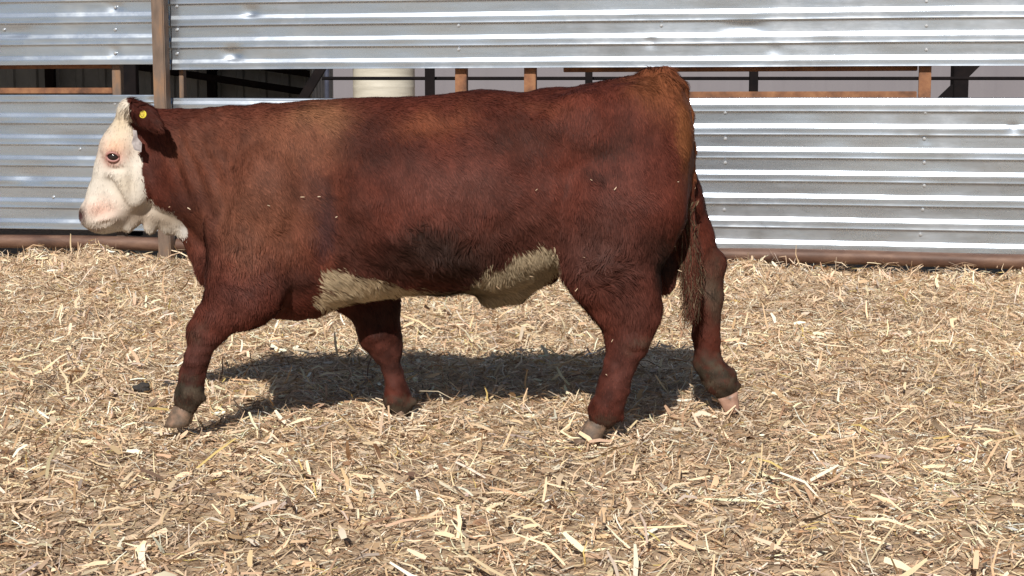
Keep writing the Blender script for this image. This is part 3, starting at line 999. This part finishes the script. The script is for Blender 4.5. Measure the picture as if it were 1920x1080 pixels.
def coat(P):
    x, y = coat_px(P)
    jx = x + 5 * noise3(P, 45, 1) + 4 * noise3(P, 14, 2)
    jy = y + 6 * noise3(P, 45, 5) + 4 * noise3(P, 14, 6)
    wx = jx + 22 * noise3(P, 5, 61) + 14 * noise3(P * np.array([1.0, 1.0, 0.5]), 12, 62)
    wy = jy + 22 * noise3(P, 5, 63) + 14 * noise3(P * np.array([1.0, 1.0, 0.5]), 12, 64)
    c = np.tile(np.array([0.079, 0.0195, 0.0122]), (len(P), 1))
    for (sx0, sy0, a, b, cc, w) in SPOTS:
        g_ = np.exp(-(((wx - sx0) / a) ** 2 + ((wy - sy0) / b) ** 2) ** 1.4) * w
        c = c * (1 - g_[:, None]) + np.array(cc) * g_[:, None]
    streak = noise3(P * np.array([3.0, 3.0, 0.7]), 16, 8)
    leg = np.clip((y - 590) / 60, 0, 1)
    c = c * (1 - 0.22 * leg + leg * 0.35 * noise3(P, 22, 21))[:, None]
    c = c * (1 + 0.24 * streak + 0.26 * noise3(P, 5.5, 12) + 0.14 * noise3(P, 11, 22) + 0.18 * noise3(P, 30, 13))[:, None]
    lat = np.abs(P[:, 1] - BY)
    near = P[:, 1] < BY
    # belly white
    bx, by_ = jx + 9 * noise3(P, 30, 24), jy + 8 * noise3(P, 24, 25) + 6 * noise3(P, 70, 26)
    bw = inpoly(bx, by_, BELLY) & ((lat < 0.16) | (jy < 548)) & ~((P[:, 1] > BY + 0.08) & (jy > 545))
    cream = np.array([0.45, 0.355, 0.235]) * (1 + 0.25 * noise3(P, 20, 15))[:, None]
    cream = cream * np.where(x > 800, 0.66, 1.0)[:, None]  # rear part darker: shade under the body painted in, plus some dirt
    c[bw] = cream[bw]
    # mud on pasterns and the far shank
    mud = np.array([0.050, 0.037, 0.026]) * (1 + 0.85 * noise3(P, 28, 16))[:, None]
    pxr, pyr = project(P)
    mw = np.zeros(len(P))
    pyr = pyr + 16 * noise3(P, 18, 27) + 10 * noise3(P, 45, 28)
    pxr = pxr + 6 * noise3(P, 25, 29)
    mw = np.maximum(mw, np.where((pxr < 420) & near, np.clip((pyr - 706) / 22, 0, 1), 0))
    mw = np.maximum(mw, np.where((pxr > 640) & (pxr < 820) & ~near, np.clip((pyr - 738) / 20, 0, 1), 0))
    mw = np.maximum(mw, np.where((pxr > 1270) & ~near, np.clip((pyr - 650) / 40, 0, 1), 0))
    mw = np.maximum(mw, np.where((pxr > 1060) & (pxr < 1200) & near, np.clip((pyr - 772) / 25, 0, 1), 0))
    mw = np.maximum(mw, 0.75 * np.exp(-((pxr - 1200) / 26) ** 2 - ((pyr - 640) / 16) ** 2) * near)
    mw = np.maximum(mw, 0.6 * np.exp(-((pxr - 1345) / 18) ** 2 - ((pyr - 540) / 70) ** 2) * ~near)
    mw = np.maximum(mw, 0.5 * np.exp(-((pxr - 372) / 16) ** 2 - ((pyr - 622) / 18) ** 2) * near)
    mw = np.clip(mw * (0.92 + 0.6 * noise3(P, 25, 17) + 0.6 * noise3(P, 60, 18)), 0, 1)
    c = c * (1 - mw[:, None]) + mud * mw[:, None]
    # face
    ear = (lat > 0.125) & (x > 243) & (x < 308) & (y < 262)
    fw = inpoly(jx, jy, FACE) & ~ear & (y < 446)
    white = np.tile(np.array([0.62, 0.57, 0.505]), (len(P), 1)) * (1 + 0.10 * noise3(P, 22, 18) + 0.07 * noise3(P, 60, 19))[:, None]
    def tint(x0, y0, a, b, cc, w):
        nonlocal white
        g_ = np.clip(np.exp(-((x - x0) / a) ** 2 - ((y - y0) / b) ** 2) * w, 0, 1)[:, None]
        white = white * (1 - g_) + np.array(cc) * g_
    tint(216, 274, 28, 24, (0.66, 0.40, 0.27), 0.85)
    tint(213, 296, 18, 14, (0.42, 0.16, 0.13), 0.95)
    tint(204, 304, 8, 10, (0.36, 0.17, 0.14), 0.5)
    tint(190, 392, 32, 20, (0.62, 0.36, 0.28), 0.75)
    tint(228, 228, 30, 34, (0.56, 0.45, 0.31), 0.8)
    tint(236, 345, 20, 30, (0.50, 0.42, 0.32), 0.6)
    tint(262, 408, 40, 22, (0.40, 0.31, 0.24), 0.85)
    tint(312, 412, 48, 26, (0.26, 0.205, 0.155), 0.97)  # throat greyed: shade under the jaw painted in, with wet tan-grey hair
    tint(153, 412, 8, 18, (0.26, 0.17, 0.14), 0.6)
    tint(150, 404, 10, 14, (0.05, 0.022, 0.022), 1.2)
    tint(176, 430, 20, 6, (0.26, 0.18, 0.14), 0.85)  # this and the next tint paint shade along the mouth groove
    tint(225, 413, 14, 7, (0.34, 0.26, 0.20), 0.7)
    tint(346, 433, 9, 11, (0.60, 0.58, 0.56), 0.8)
    c[fw] = white[fw]
    c[ear] *= np.array([0.55, 0.52, 0.55])
    return np.clip(c, 0.006, 0.85), fw, bw


BULL_O = Vector(((tx[0] + tx[-1]) / 2, BY, 0.0))
bull = empty('bull', BULL_O)
tag(bull, 'red brown bull with a white face walking across the straw bedding', 'bull')
bo = np.array(BULL_O)
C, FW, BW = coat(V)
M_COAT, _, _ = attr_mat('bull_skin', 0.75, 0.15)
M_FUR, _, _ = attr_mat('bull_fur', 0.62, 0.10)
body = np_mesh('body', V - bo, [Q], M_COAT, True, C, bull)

# fur: short tapering strands lying along the coat
def sample_surface(n, V, Q, seed, wfun=None):
    r = np.random.default_rng(seed)
    T = np.concatenate([Q[:, [0, 1, 2]], Q[:, [0, 2, 3]]])
    a = np.linalg.norm(np.cross(V[T[:, 1]] - V[T[:, 0]], V[T[:, 2]] - V[T[:, 0]]), axis=1)
    if wfun is not None:
        a = a * wfun[T[:, 0]]
    cs = np.cumsum(a)
    t = T[np.searchsorted(cs, r.random(n) * cs[-1])]
    u, v = r.random(n), r.random(n)
    fl_ = u + v > 1
    u[fl_], v[fl_] = 1 - u[fl_], 1 - v[fl_]
    w = 1 - u - v
    P = V[t[:, 0]] * w[:, None] + V[t[:, 1]] * u[:, None] + V[t[:, 2]] * v[:, None]
    Nn = NRM[t[:, 0]] * w[:, None] + NRM[t[:, 1]] * u[:, None] + NRM[t[:, 2]] * v[:, None]
    return P, Nn / (np.linalg.norm(Nn, axis=1, keepdims=True) + 1e-9)


def unit(a):
    return a / (np.linalg.norm(a, axis=1, keepdims=True) + 1e-9)


def fur(name, n, seed, parent):
    wgt = np.where(FW, 0.8, 1.0) * np.where(V[:, 1] < BY + 0.1, 1.0, 0.45)
    P, Nn = sample_surface(n, V, Q, seed, wgt)
    r = np.random.default_rng(seed + 1)
    _, _, bw = coat(P)
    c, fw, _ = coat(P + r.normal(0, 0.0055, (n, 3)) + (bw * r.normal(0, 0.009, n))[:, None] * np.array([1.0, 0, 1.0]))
    x, y = coat_px(P)
    flow = np.zeros((n, 3))
    flow[:, 0] = 0.55
    flow[:, 2] = -0.75
    legs = y > 580
    flow[legs] = (0.05, 0, -1)
    back = np.clip((260 - y) / 120, 0, 1)
    flow[:, 0] += back * 0.8
    flow[fw] = (-0.25, 0, -0.9)
    thigh = (x > 1050) & ~legs
    flow[thigh] = (0.25, 0, -0.95)
    swirl = np.stack([noise3(P, 6, 31), noise3(P, 6, 32), noise3(P, 6, 33)], 1) * 0.55 + np.stack([noise3(P, 24, 34), noise3(P, 24, 35), noise3(P, 24, 36)], 1) * 0.50
    lng = np.full(n, 0.020)
    def longer(x0, y0, a, b, v):
        g_ = np.exp(-((x - x0) / a) ** 2 - ((y - y0) / b) ** 2)
        return g_ * v
    lng += longer(830, 480, 190, 70, 0.022) + longer(440, 490, 70, 60, 0.014) + longer(1140, 500, 90, 90, 0.018) + longer(1190, 600, 50, 40, 0.012) + longer(1240, 135, 45, 25, 0.030) + longer(1130, 300, 60, 90, 0.006)
    poll = longer(238, 205, 22, 22, 0.016)
    lng[bw] = 0.027
    lng[fw] = 0.012
    lng += poll
    low = (y > 640) & ~bw
    lng[low] = 0.012
    curl = longer(450, 500, 70, 60, 0.9) + longer(830, 480, 200, 70, 0.8) + longer(1130, 480, 90, 90, 0.5)
    flow = unit(flow + swirl * (0.75 + 2.0 * curl[:, None]))
    flow[fw] = unit(flow[fw] * 1.0)
    lng *= r.uniform(0.6, 1.35, n)
    tan = unit(flow - Nn * np.sum(flow * Nn, 1)[:, None])
    lift = np.clip(0.14 + 0.09 * r.standard_normal(n) + 0.34 * curl + 0.10 * np.clip(noise3(P, 20, 41), 0, 1), 0.03, 0.7)
    lift[fw] *= 1.0
    d1 = unit(tan + Nn * lift[:, None])
    d2 = unit(tan * 0.9 + Nn * (lift * 0.35)[:, None] + np.array([0, 0, -0.2]) + 0.25 * curl[:, None] * r.standard_normal((n, 3)))
    s = np.cross(tan, Nn)
    wd = np.where(fw, 0.0016, 0.0019) * r.uniform(0.6, 1.4, n)
    A = P - Nn * 0.001
    B = A + d1 * (lng * 0.55)[:, None]
    Cc = B + d2 * (lng * 0.55)[:, None]
    VV = np.stack([A - s * wd[:, None], A + s * wd[:, None], B - s * wd[:, None] * 0.8, B + s * wd[:, None] * 0.8, Cc], 1).reshape(-1, 3)
    base = (np.arange(n) * 5)[:, None]
    c = c * np.where(fw | bw, r.uniform(0.70, 1.2, n), r.uniform(0.70, 1.34, n))[:, None]
    tipc = np.clip(c * 1.2, 0, 0.85)
    CC = np.stack([c * 0.88, c * 0.88, c, c, tipc], 1).reshape(-1, 3)
    return np_mesh(name, VV - bo, [base + np.array([0, 1, 3, 2]), base + np.array([2, 3, 4])], M_FUR, True, CC, parent)


fur('hair', 230000, 51, body)

# a few bits of straw caught in the coat
rs_ = np.random.default_rng(404)
wv = np.where((V[:, 1] < BY) & (py > 330) & ~FW, 1.0, 0.0)
Ps, Ns = sample_surface(34, V, Q, 405, wv)
Vs, Fs = ribbons(Ps + Ns * 0.014, rs_.uniform(-0.6, 0.6, 34), rs_.normal(0, 0.8, 34), rs_.normal(1.4, 0.3, 34), rs_.uniform(0.005, 0.020, 34), rs_.uniform(0.0015, 0.0035, 34), rs_.normal(0, 0.08, 34))
sk = np_mesh('stuck_straw', Vs - bo, [Fs], M_STRAW, False, np.repeat(PAL[rs_.choice([0, 1, 2], 34)] * 0.8, 6, 0), body)
sk['kind'] = 'stuff'

# tail switch: long matted strands hanging from the dock
def strand_bundle(name, roots, n, seed, parent):
    r = np.random.default_rng(seed)
    VV, QQ, TT, CC = [], [], [], []
    off_ = 0
    for i in range(n):
        t0 = r.random()
        path = [np.array(at(p[0] + (r.standard_normal() * p[2]), p[1] + r.uniform(-6, 6) + (k_ / 6) ** 3 * (r.normal(0, 14) - 10), BY - 0.02 + r.uniform(-1, 1) * p[3])) for k_, p in enumerate(roots)]
        j0 = int(r.choice([0, 0, 1, 1, 2]))
        j1 = int(r.choice([3, 4, 4, 5, 5, 6]))
        path = path[j0:j1 + 1]
        w = r.uniform(0.0012, 0.0034)
        mudc = r.random() < 0.10 + 0.05 * j1
        c = np.array((0.13, 0.095, 0.06)) * r.uniform(0.5, 1.5) if mudc else np.array((0.085, 0.028, 0.019)) * r.uniform(0.55, 1.5)
        ang = r.uniform(0, math.pi)
        sd = np.array((math.cos(ang), math.sin(ang), 0))
        # smooth the path
        pts = []
        for a, b in zip(path, path[1:]):
            for t in (0, 0.5):
                pts.append(a * (1 - t) + b * t)
        pts.append(path[-1])
        pts = np.array(pts)
        for _ in range(2):
            pts[1:-1] = (pts[:-2] + pts[1:-1] * 2 + pts[2:]) / 4
        m = len(pts)
        for k, p in enumerate(pts):
            ww = w * (1 - 0.75 * k / (m - 1))
            VV += [p - sd * ww, p + sd * ww]
            CC += [c, c]
        for k in range(m - 1):
            QQ.append((off_ + 2 * k, off_ + 2 * k + 1, off_ + 2 * k + 3, off_ + 2 * k + 2))
        off_ += 2 * m
    return np_mesh(name, np.array(VV) - bo, [np.array(QQ)], M_FUR, True, np.array(CC), parent)


strand_bundle('tail_switch', [(1287, 325, 4, 0.012), (1282, 375, 9, 0.022), (1283, 425, 11, 0.03), (1288, 475, 13, 0.035), (1295, 520, 12, 0.035), (1297, 560, 11, 0.03), (1290, 602, 9, 0.025)], 2600, 77, body)

# eyes, ear tags
M_EYE, _, _ = principled('eye', (0.02, 0.012, 0.012), 0.08, 0, 0.6)
M_LID, _, _ = principled('pink_lid', (0.36, 0.17, 0.15), 0.5)
for s in (1, -1):
    c = Vector(at(213, 294, BY - s * 0.104)) - BULL_O
    bm = bmesh.new()
    bmesh.ops.create_uvsphere(bm, u_segments=24, v_segments=16, radius=0.0205, matrix=Matrix.Translation(c) @ Matrix.Diagonal((1.12, 0.8, 0.9, 1)))
    e = bm_obj('eye', bm, M_EYE, body, True)
    bm = bmesh.new()
    for (sg, a0, a1) in ((1, 0.05, math.pi - 0.05), (-1, 0.05, math.pi - 0.05)):
        pts = []
        for k in range(9):
            t = a0 + (a1 - a0) * k / 8
            pts.append(c + Vector((math.cos(t) * 0.0235, -s * (0.0095 + 0.006 * math.sin(t)), sg * math.sin(t) * 0.0165 + math.cos(t) * -0.002)))
        add_tube(bm, pts, [0.0025] + [0.0042] * 7 + [0.0025], 8)
    bm_obj('eyelid', bm, M_LID, body, True)
M_YEL, _, _ = principled('yellow_plastic', (0.72, 0.60, 0.06), 0.4)
M_YEL2, _, _ = principled('worn_yellow_plastic', (0.55, 0.42, 0.05), 0.5)
M_TAG = mottled('pale_tag_plastic', [(0.35, (0.20, 0.175, 0.18)), (0.6, (0.42, 0.38, 0.38))], 45, 0.5, 0, 0.05)
bm = bmesh.new()
ct = Vector(at(269, 215, BY - 0.219)) - BULL_O
axis_ = Vector((-0.25, -1, 0.15)).normalized()
add_tube(bm, [ct, ct + axis_ * 0.005, ct + axis_ * 0.007], [0.0145, 0.0145, 0.0125], 24)
yt = bm_obj('ear_tag', bm, M_YEL, body)
yt['label'] = 'round yellow button ear tag'
bm = bmesh.new()
add_tube(bm, [ct + axis_ * 0.007, ct + axis_ * 0.010], [0.0085, 0.0075], 18)
bm_obj('stud', bm, M_YEL2, yt)
bm = bmesh.new()
for (o_, th) in ((0.0, 0.0015),):
    out = [(249, 243), (256, 245), (258, 258), (266, 268), (265, 285), (252, 281), (247, 268), (250, 256)]
    f = [bm.verts.new(Vector(at(p[0], p[1], BY - 0.150)) - BULL_O) for p in out]
    b = [bm.verts.new(Vector(at(p[0], p[1], BY - 0.147)) - BULL_O) for p in out]
    bm.faces.new(f); bm.faces.new(b[::-1])
    for i in range(len(out)):
        j = (i + 1) % len(out)
        bm.faces.new((f[i], b[i], b[j], f[j]))
wt = bm_obj('ear_tag', bm, M_TAG, body)
wt['label'] = 'pale grey hanging ear tag'

# hooves: two claws each
M_HOOF = mottled('hoof_horn', [(0.3, (0.06, 0.045, 0.035)), (0.5, (0.15, 0.10, 0.068)), (0.7, (0.28, 0.17, 0.115))], 30, 0.6, 0, 0.2)
M_HOOFP = mottled('pale_hoof_horn', [(0.3, (0.10, 0.065, 0.045)), (0.45, (0.30, 0.17, 0.12)), (0.7, (0.40, 0.24, 0.175))], 22, 0.5, 0, 0.15)


def hoof(cor, sole, toe, off, mat, a=0.042, b=0.052):
    """cor/sole: pixel centres of coronet and sole; toe: pixel direction of the toe"""
    Y = BY - off
    c0, c1 = Vector(at(*cor, Y)), Vector(at(*sole, Y))
    t = (Vector(at(sole[0] + toe[0], sole[1] + toe[1], Y)) - c1).normalized()
    bm = bmesh.new()
    N = 18
    for s in (1, -1):
        rings = []
        for k in range(6):
            f = k / 5
            c = c0.lerp(c1, f) + t * 0.012 * f + Vector((0, s * (0.021 + 0.004 * f), 0))
            ra = a + (b - a) * f ** 0.8
            rb = 0.022 + 0.004 * f
            ring = []
            for j in range(N):
                th = 2 * math.pi * j / N
                e = math.cos(th)
                fw_ = ra * e * (1.0 if e > 0 else 0.72)
                nar = rb * math.sin(th) * (1 - 0.35 * max(e, 0))
                ring.append(bm.verts.new(c + t * fw_ + Vector((0, nar, 0)) - BULL_O))
            rings.append(ring)
        for r0, r1 in zip(rings, rings[1:]):
            for j in range(N):
                bm.faces.new((r0[j], r0[(j + 1) % N], r1[(j + 1) % N], r1[j]))
        bm.faces.new(rings[0]); bm.faces.new(rings[-1][::-1])
    bm_obj('hoof', bm, mat, body, True)


hoof((350, 758), (343, 797), (-10, 0.5), 0.19, M_HOOF, 0.046, 0.056)
hoof((1126, 785), (1108, 828), (-10, 1.5), 0.18, M_HOOF, 0.050, 0.064)
hoof((752, 764), (750, 790), (-10, 1), -0.18, M_HOOF)
hoof((1366, 738), (1380, 768), (-9, 3.5), -0.18, M_HOOFP, 0.050, 0.034)

# ------------------------------------------------------------------ dark clods on the straw
M_CLOD = mottled('dark_mud', [(0.3, (0.02, 0.02, 0.02)), (0.7, (0.06, 0.05, 0.045))], 40, 0.9, 0, 0.5)
for k, (cx, cy, rad, lab) in enumerate(((266, 724, 0.028, 'small dark mud clod on the straw in front of the bull'), (325, 712, 0.036, 'larger dark mud clod beside the leading front leg of the bull'))):
    Y = 6.1
    for _ in range(12):
        p = at(cx, cy, Y)
        Y += 0.25 * (p[2] - float(ground_z(np.array([p[0]]), np.array([Y]))[0]) - 0.02) * 5
    p = at(cx, cy, Y)
    bm = bmesh.new()
    bmesh.ops.create_icosphere(bm, subdivisions=4, radius=rad)
    vv = np.array([v_.co[:] for v_ in bm.verts])
    dsp = 1 + 0.35 * noise3(vv + k, 40, 3) + 0.18 * noise3(vv + k, 90, 4)
    for v_, s_ in zip(bm.verts, dsp):
        v_.co = Vector((v_.co.x * 1.25 * s_, v_.co.y * s_, v_.co.z * 0.75 * s_))
    o = bm_obj('mud_clod', bm, M_CLOD, None, True)
    o.location = (p[0], p[1], float(ground_z(np.array([p[0]]), np.array([p[1]]))[0]) + rad * 0.55)
    tag(o, lab, 'clod', 'mud clods on the straw')
